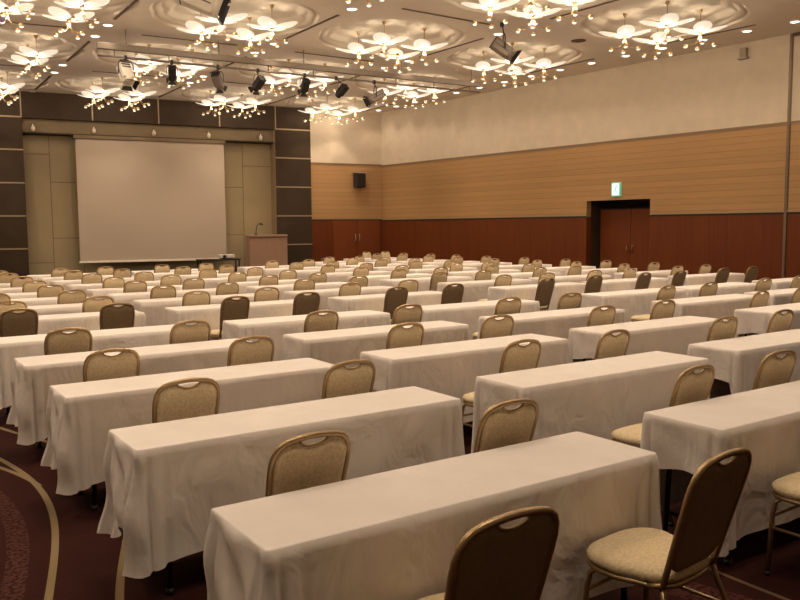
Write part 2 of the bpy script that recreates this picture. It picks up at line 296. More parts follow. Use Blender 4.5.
def ceiling():
    bm = bmesh.new()
    def loop(pts):
        vs = [bm.verts.new(p) for p in pts]
        for i in range(len(vs)): bm.edges.new((vs[i-1], vs[i]))
    loop([(p.x, p.y, ZC) for p in poly])
    for (_, _, x, y) in CHAND:
        loop([(x+rim_r(2*math.pi*k/NA)*math.cos(2*math.pi*k/NA), y+rim_r(2*math.pi*k/NA)*math.sin(2*math.pi*k/NA), ZC) for k in range(NA)])
    bmesh.ops.triangle_fill(bm, use_beauty=True, use_dissolve=False, edges=bm.edges[:], normal=(0, 0, -1))
    n = len(bm.verts); mb = MB(); bm.verts.index_update()
    mb.add([v.co.copy() for v in bm.verts], [[v.index for v in f.verts] for f in bm.faces], M['ceiling']); bm.free()
    m = len(poly)
    vs = [Vector((p.x, p.y, ZC+.35)) for p in poly]+[Vector((p.x, p.y, ZC+.45)) for p in poly]
    mb.add(vs, [tuple(range(m)), tuple(range(2*m-1, m-1, -1))], M['ceiling'])
    return struct(mb, 'ceiling')
ceiling()
mb = MB(); mb.box((XL-.1, 11, ZC/2), (.2, 34.5, ZC), M['upper']); struct(mb, 'wall_left')
mb = MB(); mb.box(((XL+19.5)/2, YR-.1, ZC/2), (26, .2, ZC), M['upper']); struct(mb, 'wall_rear')

# right wall: red wainscot, honey wood, beige paper; an alcove with a double door
A0, A1, AZ = 12.455, 14.52, 2.365
Z1, Z2 = 1.93, 3.93
mb = MB()
rbox(mb, -7.5, SR+.1, -.2, 0, Z2, ZC, M['upper'])
rbox(mb, -7.5, A0, -.2, 0, 0, Z1, M['red']); rbox(mb, A1, SR+.1, -.2, 0, 0, Z1, M['red'])
rbox(mb, -7.5, A0, -.2, 0, Z1, Z2, M['wood']); rbox(mb, A1, SR+.1, -.2, 0, Z1, Z2, M['wood']); rbox(mb, A0, A1, -.2, 0, AZ, Z2, M['wood'])
struct(mb, 'wall_right')
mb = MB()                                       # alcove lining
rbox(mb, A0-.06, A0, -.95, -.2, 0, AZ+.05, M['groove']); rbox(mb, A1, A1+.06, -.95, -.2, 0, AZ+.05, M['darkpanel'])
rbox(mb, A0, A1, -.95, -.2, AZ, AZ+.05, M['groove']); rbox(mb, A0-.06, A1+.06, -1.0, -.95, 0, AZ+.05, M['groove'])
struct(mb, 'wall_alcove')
mb = MB()
rbox(mb, -7.5, SR, 0, .018, Z2-.02, Z2+.035, M['rail']); struct(mb, 'trim_1')
mb = MB()
for a, b in ((-7.5, A0), (A1, SR)):
    rbox(mb, a, b, 0, .015, Z1+.015, Z1+.05, M['goldstrip']); rbox(mb, a, b, 0, .006, Z1-.03, Z1+.015, M['groove'])
struct(mb, 'trim_2')
mb = MB(); rbox(mb, 8.87, 8.93, 0, .02, 0, ZC, M['seam']); rbox(mb, 8.85, 8.86, 0, .004, 0, ZC, M['groove']); struct(mb, 'trim_3')
mb = MB(); rbox(mb, -7.5, 8.86, 0, .03, ZC-.07, ZC, M['slot']); struct(mb, 'trim_4')  # dark-coloured strip stands in for the shadow gap under the ceiling
mb = MB(); rbox(mb, -7.5, A0, 0, .015, 0, .1, M['groove']); rbox(mb, A1, SR, 0, .015, 0, .1, M['groove']); struct(mb, 'baseboard_right')
def door_leaf(name, s0, s1, d, mat, handle_s):
    mb = MB(); rbox(mb, s0, s1, d-.045, d, .01, 2.12, mat, .004); o = struct(mb, name)
    h = MB(); h.tube([RW(handle_s, d+.0, .92), RW(handle_s, d+.05, .92), RW(handle_s, d+.05, 1.12), RW(handle_s, d+.0, 1.12)], .009, M['gold']); h.build('door_handle', o)
door_leaf('door_1', 13.50, A1-.01, -.62, M['doorred'], 13.58)
door_leaf('door_2', A0+.02, 13.485, -.62, M['doorred'], 13.40)
mb = MB(); rbox(mb, A0, A1, -.66, -.60, 2.125, 2.16, M['groove']); struct(mb, 'trim_5')

# back wall: wood section on the right, dark columns and header framing the stage recess
mb = MB()
bbox(mb, 9.62, SB+.15, -.2, 0, 3.97, ZC, M['upper']); bbox(mb, 9.62, SB+.15, -.2, 0, 1.96, 3.97, M['wood']); bbox(mb, 9.62, SB+.15, -.2, 0, 0, 1.96, M['red'])
struct(mb, 'wall_back')
mb = MB(); bbox(mb, 9.62, SB, 0, .018, 3.95, 4.0, M['rail']); struct(mb, 'trim_6')
mb = MB(); bbox(mb, 9.62, SB, 0, .015, 1.975, 2.01, M['goldstrip']); bbox(mb, 9.62, SB, 0, .006, 1.935, 1.975, M['groove']); struct(mb, 'trim_7')
mb = MB(); bbox(mb, 9.62, 10.45, 0, .015, 0, .1, M['groove']); struct(mb, 'baseboard_back')
for i, (a, b) in enumerate(((10.45, 11.375), (11.385, 12.31))):
    mb = MB(); bbox(mb, a, b, .002, .03, .01, 1.93, M['doorred'], .003); o = struct(mb, 'door_%d' % (i+3))
    h = MB(); hs = 11.30 if i == 0 else 11.46
    h.tube([BW(hs, .03, 1.18), BW(hs, .08, 1.18), BW(hs, .08, 1.42), BW(hs, .03, 1.42)], .016, M['steel']); h.build('door_handle', o)
S0, S1, HZ = .35, 8.33, 5.09
def dark_column(name, a, b):
    mb = MB(); bbox(mb, a, b, -.55, .06, 0, ZC, M['darkpanel']); struct(mb, name)
    mb = MB()
    for z in (1.09, 2.10, 3.11, 4.12, 5.11): bbox(mb, a, b, .06, .072, z-.022, z+.022, M['goldstrip'])
    return mb
mb = dark_column('column_right', S1, 9.62); bbox(mb, S1, S1+.035, .06, .072, HZ, ZC, M['goldstrip']); struct(mb, 'trim_8')
mb = dark_column('column_left', -11, S0); bbox(mb, S0-.035, S0, .06, .072, HZ, ZC, M['goldstrip']); struct(mb, 'trim_9')
mb = MB(); bbox(mb, S0, S1, -.55, .06, HZ, ZC, M['darkpanel']); struct(mb, 'wall_stage_header')
mb = MB()
for s in (2.38, 4.41, 6.40): bbox(mb, s-.02, s+.02, .06, .072, HZ, ZC, M['goldstrip'])
struct(mb, 'trim_10')
mb = MB(); bbox(mb, S0, S1, -.70, -.55, 0, HZ+.1, M['rail'])
# olive panels with real gaps between them, staggered like brickwork
cols = [(.35, 1.10), (1.10, 2.0), (2.0, 4.2), (4.2, 6.5), (6.5, 7.30), (7.30, 8.33)]
cuts = [[.62, 4.05], [1.40, 3.18], [2.2], [2.2], [1.45, 3.10], [.62, 3.85]]
for (a, b), cs in zip(cols, cuts):
    zs = [0]+cs+[HZ]
    for z0, z1 in zip(zs[:-1], zs[1:]): bbox(mb, a+.012, b-.012, -.55, -.53, z0+.014, z1-.014, M['green'])
struct(mb, 'wall_stage')
mb = MB(); bbox(mb, S0, S1, -.53, -.12, 4.66, HZ, M['greendark']); bbox(mb, S0, S1, -.53, -.10, 4.64, 4.68, M['groove']); struct(mb, 'trim_11')
mb = MB(); bbox(mb, S1-.015, S1, -.53, .03, 0, HZ-.01, M['goldstrip']); struct(mb, 'trim_12')
for i, s in enumerate((.65, 2.41, 4.26, 6.05, 7.84)):
    mb = MB(); p = BW(s, -.06, 4.80)
    mb.lathe([(.02, .13), (.02, .08), (.055, .05), (.07, -.03), (.05, -.08), (.01, -.1)], p, M['bulb'], 12)
    mb.box(BW(s, -.09, 4.93), (.05, .08, .04), M['blackmetal'], (tb, -nb, Z))
    tag(mb.build('border_light'), 'small pale lamp on the band above the stage, %s from left of five' % ORD[i], 'lamp', 'lamps above the stage')
mb = MB(); bbox(mb, .4, 9.5, .1, 1.35, 0, .28, M['stage']); struct(mb, 'stage_platform')

# projection screen
t = thing('projection_screen', 'large blank beige projection screen hanging at the middle of the stage', 'screen', BW(4.2, -.05, .64))
def local(o, mb): return mb
def child(mb, name, parent, label=None):
    """mesh in world coordinates parented to an Empty that may be moved/rotated"""
    o = mb.build(name); o.parent = parent
    loc = Matrix.Translation(parent.location) @ parent.rotation_euler.to_matrix().to_4x4()
    me = o.data; me.transform(loc.inverted())
    if label: o['label'] = label
    return o
mb = MB(); n = 24; vs = []; fs = []
for i in range(n+1):
    for j in range(9):
        s = 1.85+(6.54-1.85)*i/n; z = .66+(4.53-.66)*j/8
        w = .012*math.sin(i*.55+j*.3)*(1-abs(j-4)/5)
        vs += [BW(s, -.02+w, z)]
for i in range(n):
    for j in range(8): fs.append((i*9+j, (i+1)*9+j, (i+1)*9+j+1, i*9+j+1))
m = len(vs); vs2 = [v+nb*.004 for v in vs]
mb.add(vs+vs2, fs+[tuple(m+q for q in reversed(f)) for f in fs], M['screen'], True); child(mb, 'screen_fabric', t)
mb = MB(); bbox(mb, 1.82, 6.57, -.05, .01, .60, .665, M['white_metal'], .008); child(mb, 'bottom_bar', t)
mb = MB(); bbox(mb, 1.80, 6.59, -.10, .04, 4.53, 4.64, M['greendark'], .01); child(mb, 'roller_case', t)

# lectern on the stage, gooseneck microphone
t = thing('lectern', 'wide pinkish-wood lectern at the right end of the stage', 'lectern', BW(7.9, .6, .28), 0)
mb = MB(); bbox(mb, 7.12, 8.44, .35, .85, .28, 1.38, M['lectern'], .006); child(mb, 'body', t)
mb = MB(); bbox(mb, 7.11, 8.45, .33, .88, 1.38, 1.45, M['lectern'], .01); child(mb, 'top', t)
mb = MB(); bbox(mb, 7.12, 8.44, .85, .862, 1.345, 1.365, M['rail']); child(mb, 'front_trim', t)
t = thing('microphone', 'black gooseneck microphone standing on the lectern', 'microphone', BW(7.42, .6, 1.45))
mb = MB(); mb.lathe([(.07, 0), (.07, .02), (.02, .035)], BW(7.42, .6, 1.45), M['black']); child(mb, 'base', t)
mb = MB(); pts = [BW(7.42+.02*k/8+.12*(k/8)**3, .6, 1.47+.36*math.sin(k/8*1.45)) for k in range(9)]
mb.tube(pts, .012, M['black'], 6); child(mb, 'gooseneck', t)
mb = MB(); mb.tube([pts[-1], pts[-1]+tb*.10-Z*.03], .028, M['black'], 8); child(mb, 'microphone_head', t)

# black equipment table by the stage with a projector on it
E1 = Vector((9.50, 24.05, 0)); ang = math.atan2(tb.y, tb.x)
t = thing('side_table', 'black equipment table in front of the stage, left of the lectern', 'table', E1, ang)
def lchild(mb, name, parent, label=None):
    o = mb.build(name, parent)
    if label: o['label'] = label
    return o
mb = MB(); mb.box((0, 0, .70), (1.3, .5, .05), M['black'], None, .008); lchild(mb, 'tabletop', t)
for sx in (-1, 1):
    for sy in (-1, 1):
        mb = MB(); mb.box((sx*.60, sy*.21, .34), (.045, .045, .675), M['black'], None, .004); lchild(mb, 'leg', t)
mb = MB(); mb.box((-.1, 0, .30), (1.1, .4, .03), M['black'], None, .004); lchild(mb, 'shelf', t)
t = thing('projector', 'pale projector on the black table in front of the stage', 'projector', E1+tb*.25+Z*.7255, ang)
mb = MB(); mb.box((0, 0, .075), (.46, .36, .11), M['paper'], None, .02); lchild(mb, 'body', t)
mb = MB(); mb.lathe([(.05, 0), (.05, .05), (.04, .06)], (-.1, -.18, .08), M['black'], 12, Vector((0,-1,0))); lchild(mb, 'lens', t)
mb = MB(); mb.box((0, 0, .01), (.36, .28, .02), M['black']); lchild(mb, 'base', t)
# low grey loudspeaker case near the right end of the stage
t = thing('equipment_case', 'small grey and black case before the dark-red doors at the back', 'case', BW(9.62, 1.6, .0), ang)
mb = MB(); mb.box((0, 0, .27), (.40, .4, .52), M['black'], None, .015); lchild(mb, 'body', t)
mb = MB(); mb.box((.0, 0, .585), (.36, .36, .10), M['greymetal'], None, .015); lchild(mb, 'lid', t)
mb = MB(); mb.tube([(-.1, -.2, .45), (-.1, -.24, .45), (.1, -.24, .45), (.1, -.2, .45)], .012, M['steel']); lchild(mb, 'handle', t)

# wall loudspeaker
t = thing('wall_speaker', 'black loudspeaker mounted on the wood wall right of the stage', 'speaker', BW(11.42, .05, 3.1))
mb = MB(); bbox(mb, 11.23, 11.60, .10, .40, 3.12, 3.64, M['black'], .02); child(mb, 'cabinet', t)
mb = MB(); bbox(mb, 11.26, 11.57, .40, .41, 3.16, 3.60, M['blackmetal'], .004); child(mb, 'grille', t)
mb = MB(); bbox(mb, 11.20, 11.66, .02, .36, 3.645, 3.67, M['steel']); bbox(mb, 11.33, 11.53, 0, .1, 3.3, 3.5, M['blackmetal']); child(mb, 'bracket', t)

# exit sign, wall sensor, vent
t = thing('exit_sign', 'lit white-green exit sign above the recessed door in the right wall', 'sign', RW(13.48, .03, 2.62))
mb = MB(); rbox(mb, 13.355, 13.635, 0, .07, 2.46, 2.83, M['sign_green'], .006); child(mb, 'housing', t)
mb = MB(); rbox(mb, 13.385, 13.605, .071, .078, 2.49, 2.80, M['sign_white']); child(mb, 'lit_face', t)
mb = MB()                                        # running figure pictogram
P = lambda s, z: RW(13.495+(s-13.49)*.85, .084, z)
mb.ball(P(13.45, 2.745), .022, M['sign_green'])
for a, b, r in (((13.455, 2.715), (13.49, 2.63), .016), ((13.49, 2.63), (13.44, 2.58), .012), ((13.44, 2.58), (13.45, 2.53), .010), ((13.49, 2.63), (13.53, 2.58), .012), ((13.53, 2.58), (13.58, 2.575), .010),
                ((13.46, 2.70), (13.42, 2.67), .009), ((13.46, 2.70), (13.51, 2.69), .009)):
    mb.tube([P(*a), P(*b)], r*.8, M['sign_green'], 6)
child(mb, 'running_figure', t)
mb = MB(); rbox(mb, 9.90, 10.06, 0, .12, 5.53, 5.76, M['sensor'], .02); rbox(mb, 9.86, 10.10, .0, .13, 5.50, 5.535, M['sensor'])
tag(mb.build('wall_sensor'), 'small beige box high on the right wall near the ceiling', 'sensor')
mb = MB(); p = Vector((13.98, 13.2, ZC)); mb.lathe([(.17, 0), (.17, -.010), (.13, -.02), (.08, -.02), (.05, -.015)], p, M['slot'], 20)
tag(mb.build('ceiling_vent'), 'dark round vent in the ceiling between the chandeliers at upper right', 'vent')

# ------------------------------------------------------------------ ceiling medallions, slots, downlights
DOME = .20
def medallion_mesh():
    """round plaster coffer: scalloped rim, stepped side, leaf relief on the raised field"""
    mb = MB(); nq = 64; vs = []; fs = []
    def step(q, c, w): t = max(0, min(1, (c+w-q)/(2*w))); return t*t*(3-2*t)
    for i in range(nq+1):
        for k in range(NA):
            a = 2*math.pi*k/NA; q = i/nq; r = rim_r(a)*q
            z = .045*step(q, .985, .014)+.035*step(q, .88, .02)
            z += (DOME-.08)*step(q, .78+.035*math.cos(8*a), .045)
            z -= .018*math.exp(-((q-.93)/.012)**2)
            w = .5+.5*math.cos(8*a+math.pi); z -= .055*math.exp(-((q-.58)/.09)**2)*w**2
            w = .5+.5*math.cos(8*a); z -= .055*math.exp(-((q-.36)/.08)**2)*w**2
            if i == nq: z = 0
            vs.append((r*math.cos(a), r*math.sin(a), z))
    for i in range(nq):
        for k in range(NA):
            l = (k+1) % NA; fs.append((i*NA+k, i*NA+l, (i+1)*NA+l, (i+1)*NA+k))
    mb.add(vs, fs, M['ceiling'], True)
    return mb.mesh('ceiling_medallion')
med = medallion_mesh()
for i, s in enumerate(SLOTS):
    a = Vector((s[0], s[1], ZC)); b = Vector((s[2], s[3], ZC)); u = (b-a).normalized()
    mb = MB(); mb.box((a+b)/2-Z*.004, ((b-a).length, .065, .012), M['slot'], (u, Z.cross(u), Z))
    o = struct(mb, 'trim_%d' % (20+i))
def downlight(x, y, label, group, spot=None):
    t = thing('downlight', label, 'downlight', (x, y, ZC), 0, group)
    mb = MB(); mb.lathe([(.115, 0), (.115, -.010), (.095, -.014), (.092, -.006)], (0,0,0), M['white_metal'], 20); mb.build('trim_ring', t)
    mb = MB(); mb.lathe([(.088, -.010), (.07, -.017), (.02, -.02)], (0,0,0), M['down'], 20); mb.build('lens', t)
    if spot:
        l = bpy.data.lights.new('downlight_beam', 'SPOT'); l.energy = spot; l.spot_size = R(110); l.spot_blend = .9; l.shadow_soft_size = .08; l.color = WARM
        lo = bpy.data.objects.new('downlight_beam', l); C.objects.link(lo); lo.location = (x, y, ZC-.05)
WARM = (1, .80, .60)
for i, (x, y) in enumerate(DOWN):
    line = 0 if x < 6 else 1 if x < 10 else 2
    k = sum(1 for q in DOWN[:i] if (0 if q[0] < 6 else 1 if q[0] < 10 else 2) == line)
    downlight(x, y, 'round ceiling downlight in the %s line from the left, %s from the camera' % (ORD[line], ORD[k]), 'downlights between the chandeliers', 30)
for i, (x, y) in enumerate(WALLDOWN):
    downlight(x, y, 'round ceiling downlight along the right wall, %s from the camera' % ORD[i] if i < 17 else 'round ceiling downlight along the right wall, nearest the back wall', 'downlights along the right wall', 34)

# ------------------------------------------------------------------ chandeliers
def petal_mesh(flip=1):
    """cupped oval glass leaf pointing along +x from its clip"""
    mb = MB(); na, nc = 12, 8; top = []; bot = []
    L, W = .47, .18
    for i in range(na+1):
        q = i/na; x = .06+L*q
        w = W*math.sin(math.pi*min(1, q*.97+.03))**.55 if 0 < q < 1 else .012
        for j in range(nc+1):
            v = -1+2*j/nc; y = w*v
            z = .075*q+.02*q*q + .025*(v*v)*(w/W) - .025*math.sin(math.pi*q)
            top.append(Vector((x, y, z))); bot.append(Vector((x, y, z-.008)))
    n = len(top); fs = []
    for i in range(na):
        for j in range(nc):
            a = i*(nc+1)+j; f = (a, a+nc+1, a+nc+2, a+1); fs.append(f); fs.append(tuple(n+q for q in reversed(f)))
    rim = [j for j in range(nc+1)]+[i*(nc+1)+nc for i in range(1, na+1)]+[na*(nc+1)+j for j in range(nc-1, -1, -1)]+[i*(nc+1) for i in range(na-1, 0, -1)]
    for k in range(len(rim)):
        a, b = rim[k], rim[(k+1) % len(rim)]; fs.append((a, b, n+b, n+a))
    mb.add(top+bot, fs, M['petal'], True); return mb.mesh('glass_petal')
PET = petal_mesh()
HUBZ = -.47
def globe_arm():
    mb = MB(); pts = []
    for k in range(8):
        q = k/7; r = .02+.26*q**2.2; z = -.02-.24*math.sin(q*math.pi*.62)+.02*q
        pts.append((r, 0, z))
    mb.tube(pts, .006, M['brass'], 6); e = Vector(pts[-1]); return mb.mesh('globe_arm'), e
ARM, AE = globe_arm()
mb = MB(); mb.lathe([(.006, .045), (.025, .040), (.041, .018), (.045, -.006), (.042, -.014)], (AE.x, 0, AE.z-.04), M['brass'], 12); CAP = mb.mesh('globe_cap')
mb = MB(); mb.lathe([(.040, 0), (.034, -.014), (.020, -.025), (.006, -.029)], (AE.x, 0, AE.z-.055), M['globe'], 12); GLO = mb.mesh('globe')
mb = MB(); mb.lathe([(.045, .03), (.045, -.03), (.04, -.05), (.02, -.08), (.009, -.10)], (0,0,0), M['brass'], 16); mb.tube([(0,0,-.05), (0,0,HUBZ+.05)], .0085, M['brass'], 8); ROD = mb.mesh('rod')
mb = MB(); mb.lathe([(.010, .06), (.022, .045), (.04, .02), (.04, -.005), (.02, -.025), (.008, -.04)], (0,0,HUBZ), M['brass'], 16); HUB = mb.mesh('hub')
def obj(me, name, parent, loc=(0,0,0), rz=0, ry=0):
    o = bpy.data.objects.new(name, me); C.objects.link(o); o.parent = parent; o.location = loc; o.rotation_euler = (0, ry, rz); return o
PODS = [(sx*.53, sy*.53) for sx in (-1, 1) for sy in (-1, 1)]
def chandelier_parts(t):
    for px, py in PODS:
        obj(ROD, 'rod', t, (px, py, 0)); obj(HUB, 'hub', t, (px, py, 0))
        for k in range(4):
            obj(PET, 'glass_petal', t, (px, py, HUBZ+.01), R(45+90*k))
        for k in range(4):
            a = obj(ARM, 'arm', t, (px, py, HUBZ), R(45+90*k)); obj(CAP, 'cap', a); obj(GLO, 'globe', a)
def lamps(x, y, watt, up=19, dz=0):
    for px, py in PODS:
        l = bpy.data.lights.new('chandelier_bulb', 'SPOT'); l.energy = watt; l.color = WARM; l.shadow_soft_size = .05; l.spot_size = R(98); l.spot_blend = .6
        o = bpy.data.objects.new('chandelier_bulb', l); C.objects.link(o); o.location = (x+px, y+py, ZC+dz+HUBZ-.13)
        l = bpy.data.lights.new('chandelier_glow', 'POINT'); l.energy = up; l.color = WARM; l.shadow_soft_size = .04
        o = bpy.data.objects.new('chandelier_glow', l); C.objects.link(o); o.location = (x+px, y+py, ZC+dz+HUBZ-.10)
BULB = 86
first = None
rowname = {0: 'row nearest the camera', 1: 'second row', 2: 'third row', 3: 'row nearest the stage'}
colname = {1: 'leftmost column', 2: 'second column from left', 3: 'third column from left', 4: 'column beside the right wall'}
for (i, j, x, y) in CHAND:
    lab = 'brass chandelier of glowing glass petals, %s, %s' % (rowname[j], colname[i])
    if first is None:
        first = thing('chandelier', lab, 'chandelier', (x, y, ZC+DOME), 0, 'petal chandeliers'); chandelier_parts(first); index_kids()
    else:
        c = copy_tree(first); c.location = (x, y, ZC+DOME); c['label'] = lab
    o = bpy.data.objects.new('ceiling_medallion', med); C.objects.link(o); o.location = (x, y, ZC)
    tag(o, 'scalloped ceiling medallion, %s, %s' % (rowname[j], colname[i]), 'ceiling medallion', 'ceiling medallions')
    lamps(x, y, BULB, 19, DOME)
# the same chandeliers go on over the camera's end of the hall and to its left, each as one mesh; nearest unseen row added, dimmed, to brighten the front tables
mb = MB()
def bake(me, mat4):
    mb.add([mat4 @ v.co for v in me.vertices], [list(p.vertices) for p in me.polygons], me.materials[0], True)
for px, py in PODS:
    T = Matrix.Translation((px, py, 0)); bake(ROD, T); bake(HUB, T)
    for k in range(4):
        Q = Matrix.Rotation(R(45+90*k), 4, 'Z'); bake(PET, Matrix.Translation((px, py, HUBZ+.01)) @ Q)
        for me in (ARM, CAP, GLO): bake(me, Matrix.Translation((px, py, HUBZ)) @ Q)
WHOLE = mb.mesh('chandelier')
for x in (-1.05, 2.6, 6.27, 9.95, 13.6):
    for y in (1.6, 6.1, 10.6, 15.1, 19.6, 24.1):
        if y > 7 and x > 0 and not (x < 3 and y < 12): continue
        o = bpy.data.objects.new('chandelier', WHOLE); C.objects.link(o); o.location = (x, y*1.03, ZC)
        side = 'over the hall left of the picture' if x < 0 else 'over the near end of the hall'
        tag(o, 'brass petal chandelier %s, outside the picture' % side, 'chandelier', 'petal chandeliers outside the picture')
        lamps(x, y*1.03, BULB*(.52 if y < 5 else 1), 24*(.4 if y < 5 else 1))

# ------------------------------------------------------------------ lighting battens with stage spotlights
def batten(name, a, b, label, drops):
    a = Vector(a); b = Vector(b); u = (b-a).normalized(); w = Z.cross(u)
    t = thing(name, label, 'lighting batten', (a+b)/2)
    mb = MB(); mb.box((a+b)/2+Z*.06, ((b-a).length, .11, .13), M['greymetal'], (u, w, Z), .006); child(mb, 'raceway', t)
    mb = MB(); mb.tube([a-Z*.14, b-Z*.14], .025, M['greymetal'], 8)
    k = int((b-a).length/1.2)
    for i in range(k+1):
        p = a+u*((b-a).length*(i+.3)/(k+.6)); mb.tube([p-Z*.14, p+Z*0], .012, M['greymetal'], 6)
    child(mb, 'pipe', t)
    for q in drops:
        p = a+(b-a)*q; mb = MB(); mb.tube([p+Z*.1, Vector((p.x, p.y, ZC))], .014, M['greymetal'], 6); child(mb, 'suspension_rod', t)
    return t
PA, PB = (4.471, 17.73, 5.44), (14.327, 17.093, 5.44)
batten('lighting_batten', PA, PB, 'long pale lighting batten below the ceiling before the stage', (.06, .265, .475, .75, .97))
def spotlight(label, top, c, d, size, body, doors=True, wide=1.0):
    """c = body centre, d = aim; top = clamp on the pipe"""
    c = Vector(c); d = Vector(d).normalized(); top = Vector(top)
    t = thing('stage_spotlight', label, 'spotlight', c, 0, 'stage spotlights')
    side = d.cross(Z).normalized(); up = side.cross(d)
    mb = MB(); mb.box(c-d*size*.15, (size*1.0, size*.62*wide, size*.55), M[body], (d, side, up), size*.06)
    mb.lathe([(size*.27, size*.3), (size*.30, size*.34), (size*.30, size*.55), (size*.27, size*.55)], c, M[body], 16, d)
    for k in range(3): mb.box(c-d*(size*.62-k*size*.16)+up*size*.27, (size*.05, size*.5*wide, size*.06), M['blackmetal'], (d, side, up))
    mb.box(c-d*size*.66, (size*.05, size*.60*wide, size*.52), M['black'], (d, side, up)); mb.box(c-d*size*.15+side*size*.315*wide, (size*.8, size*.012, size*.03), M['black'], (d, side, up)); mb.box(c-d*size*.15-side*size*.315*wide, (size*.8, size*.012, size*.03), M['black'], (d, side, up))
    child(mb, 'housing', t)
    mb = MB(); mb.lathe([(size*.24, size*.5), (size*.2, size*.56), (size*.05, size*.58)], c, M['bulb'], 16, d); child(mb, 'lens', t)
    j = c+up*size*.0
    mb = MB(); h = size*.42*wide
    apex = c+Z*size*.75
    mb.tube([c+side*h, c+side*h+Z*size*.5, c+side*h*.7+Z*size*.72, apex, c-side*h*.7+Z*size*.72, c-side*h+Z*size*.5, c-side*h], size*.03, M['blackmetal'], 6); child(mb, 'yoke', t)
    mb = MB(); mb.tube([apex, top], .014, M['blackmetal'], 6); mb.box(top, (.06, .07, .09), M['black'], None, .008); child(mb, 'clamp', t)
    if doors:
        f = c+d*size*.56
        for k, (e1, e2) in enumerate(((up, side), (-up, side), (side, up), (-side, up))):
            mb = MB(); o = f+e1*size*.27; tip = o+(e1*.62+d*.78)*size*.24
            hw, hw2 = size*.24, size*.34; nn = (e1*.78-d*.62)*.004
            q = [o-e2*hw, o+e2*hw, tip+e2*hw2, tip-e2*hw2]
            mb.add(q+[p+nn for p in q], [(0,1,2,3),(7,6,5,4),(0,4,5,1),(1,5,6,2),(2,6,7,3),(3,7,4,0)], M['black']); child(mb, 'barn_door', t)
    return t
spotlight('big white stage spotlight, leftmost on the long batten', (5.04, 17.69, 5.30), (5.04, 17.69, 4.95), (.1, -.5, -.8), .40, 'white_metal')
spotlight('dark stage spotlight, second from left on the long batten', (6.016, 17.63, 5.30), (6.016, 17.63, 5.04), (.2, .7, -.6), .27, 'blackmetal')
spotlight('stage spotlight with open shutters, third from left on the long batten', (7.045, 17.56, 5.30), (7.045, 17.56, 4.97), (.5, .5, -.7), .30, 'greymetal')
spotlight('dark stage spotlight, fourth from left on the long batten', (7.993, 17.50, 5.30), (7.993, 17.50, 4.99), (-.2, .7, -.6), .29, 'blackmetal')
spotlight('dark stage spotlight, fifth from left on the long batten', (9.17, 17.43, 5.30), (9.17, 17.43, 5.03), (.1, .7, -.6), .28, 'blackmetal')
spotlight('dark round stage spotlight, second from right on the long batten', (10.0, 17.37, 5.30), (10.13, 17.36, 4.99), (-.2, .6, -.5), .28, 'blackmetal', False)
spotlight('grey stage spotlight, rightmost on the long batten', (11.06, 17.31, 5.30), (11.08, 17.30, 4.92), (-.8, .3, -.45), .36, 'greymetal')
spotlight('large pale spotlight with black shutters at the top of the picture', (4.72, 12.9, ZC-.05), (4.96, 12.9, 5.33), (.72, -.30, -.30), .52, 'paper')
spotlight('grey spotlight with black shutters under the ceiling, right of centre', (11.40, 12.9, ZC-.05), (11.459, 12.9, 5.33), (.62, -.42, -.52), .42, 'greymetal')

# ------------------------------------------------------------------ tables and tablecloths
SH = {(0,1):.05,(1,1):.03,(1,0):.02,(2,0):.02,(3,0):.02}
TABLES = [(r, c, x+SH.get((r, c), 0), y) for r, c, x, y in TABLES]
TW, TD, TH = 1.8, .45, .70
def table_parts(t):
    mb = MB(); mb.box((0, 0, TH-.018), (TW-.02, TD-.02, .03), M['table_board'], None, .005); mb.build('tabletop', t)
    for sx in (-1, 1):
        for sy in (-1, 1):
            mb = MB(); mb.tube([(sx*.74, sy*.17, TH-.035), (sx*.76, sy*.185, .02)], .0135, M['blackmetal'], 8); mb.lathe([(.02, 0), (.02, .03)], (sx*.76, sy*.185, 0), M['black'], 8); mb.build('leg', t)
        mb = MB(); mb.tube([(sx*.755, -.18, .16), (sx*.755, .18, .16)], .011, M['blackmetal'], 8); mb.tube([(sx*.74, -.17, TH-.05), (sx*.74, .17, TH-.05)], .011, M['blackmetal'], 8); mb.build('crossbar', t)
    mb = MB(); mb.tube([(-.74, 0, TH-.055), (.74, 0, TH-.055)], .010, M['blackmetal'], 8); mb.build('stretcher', t)
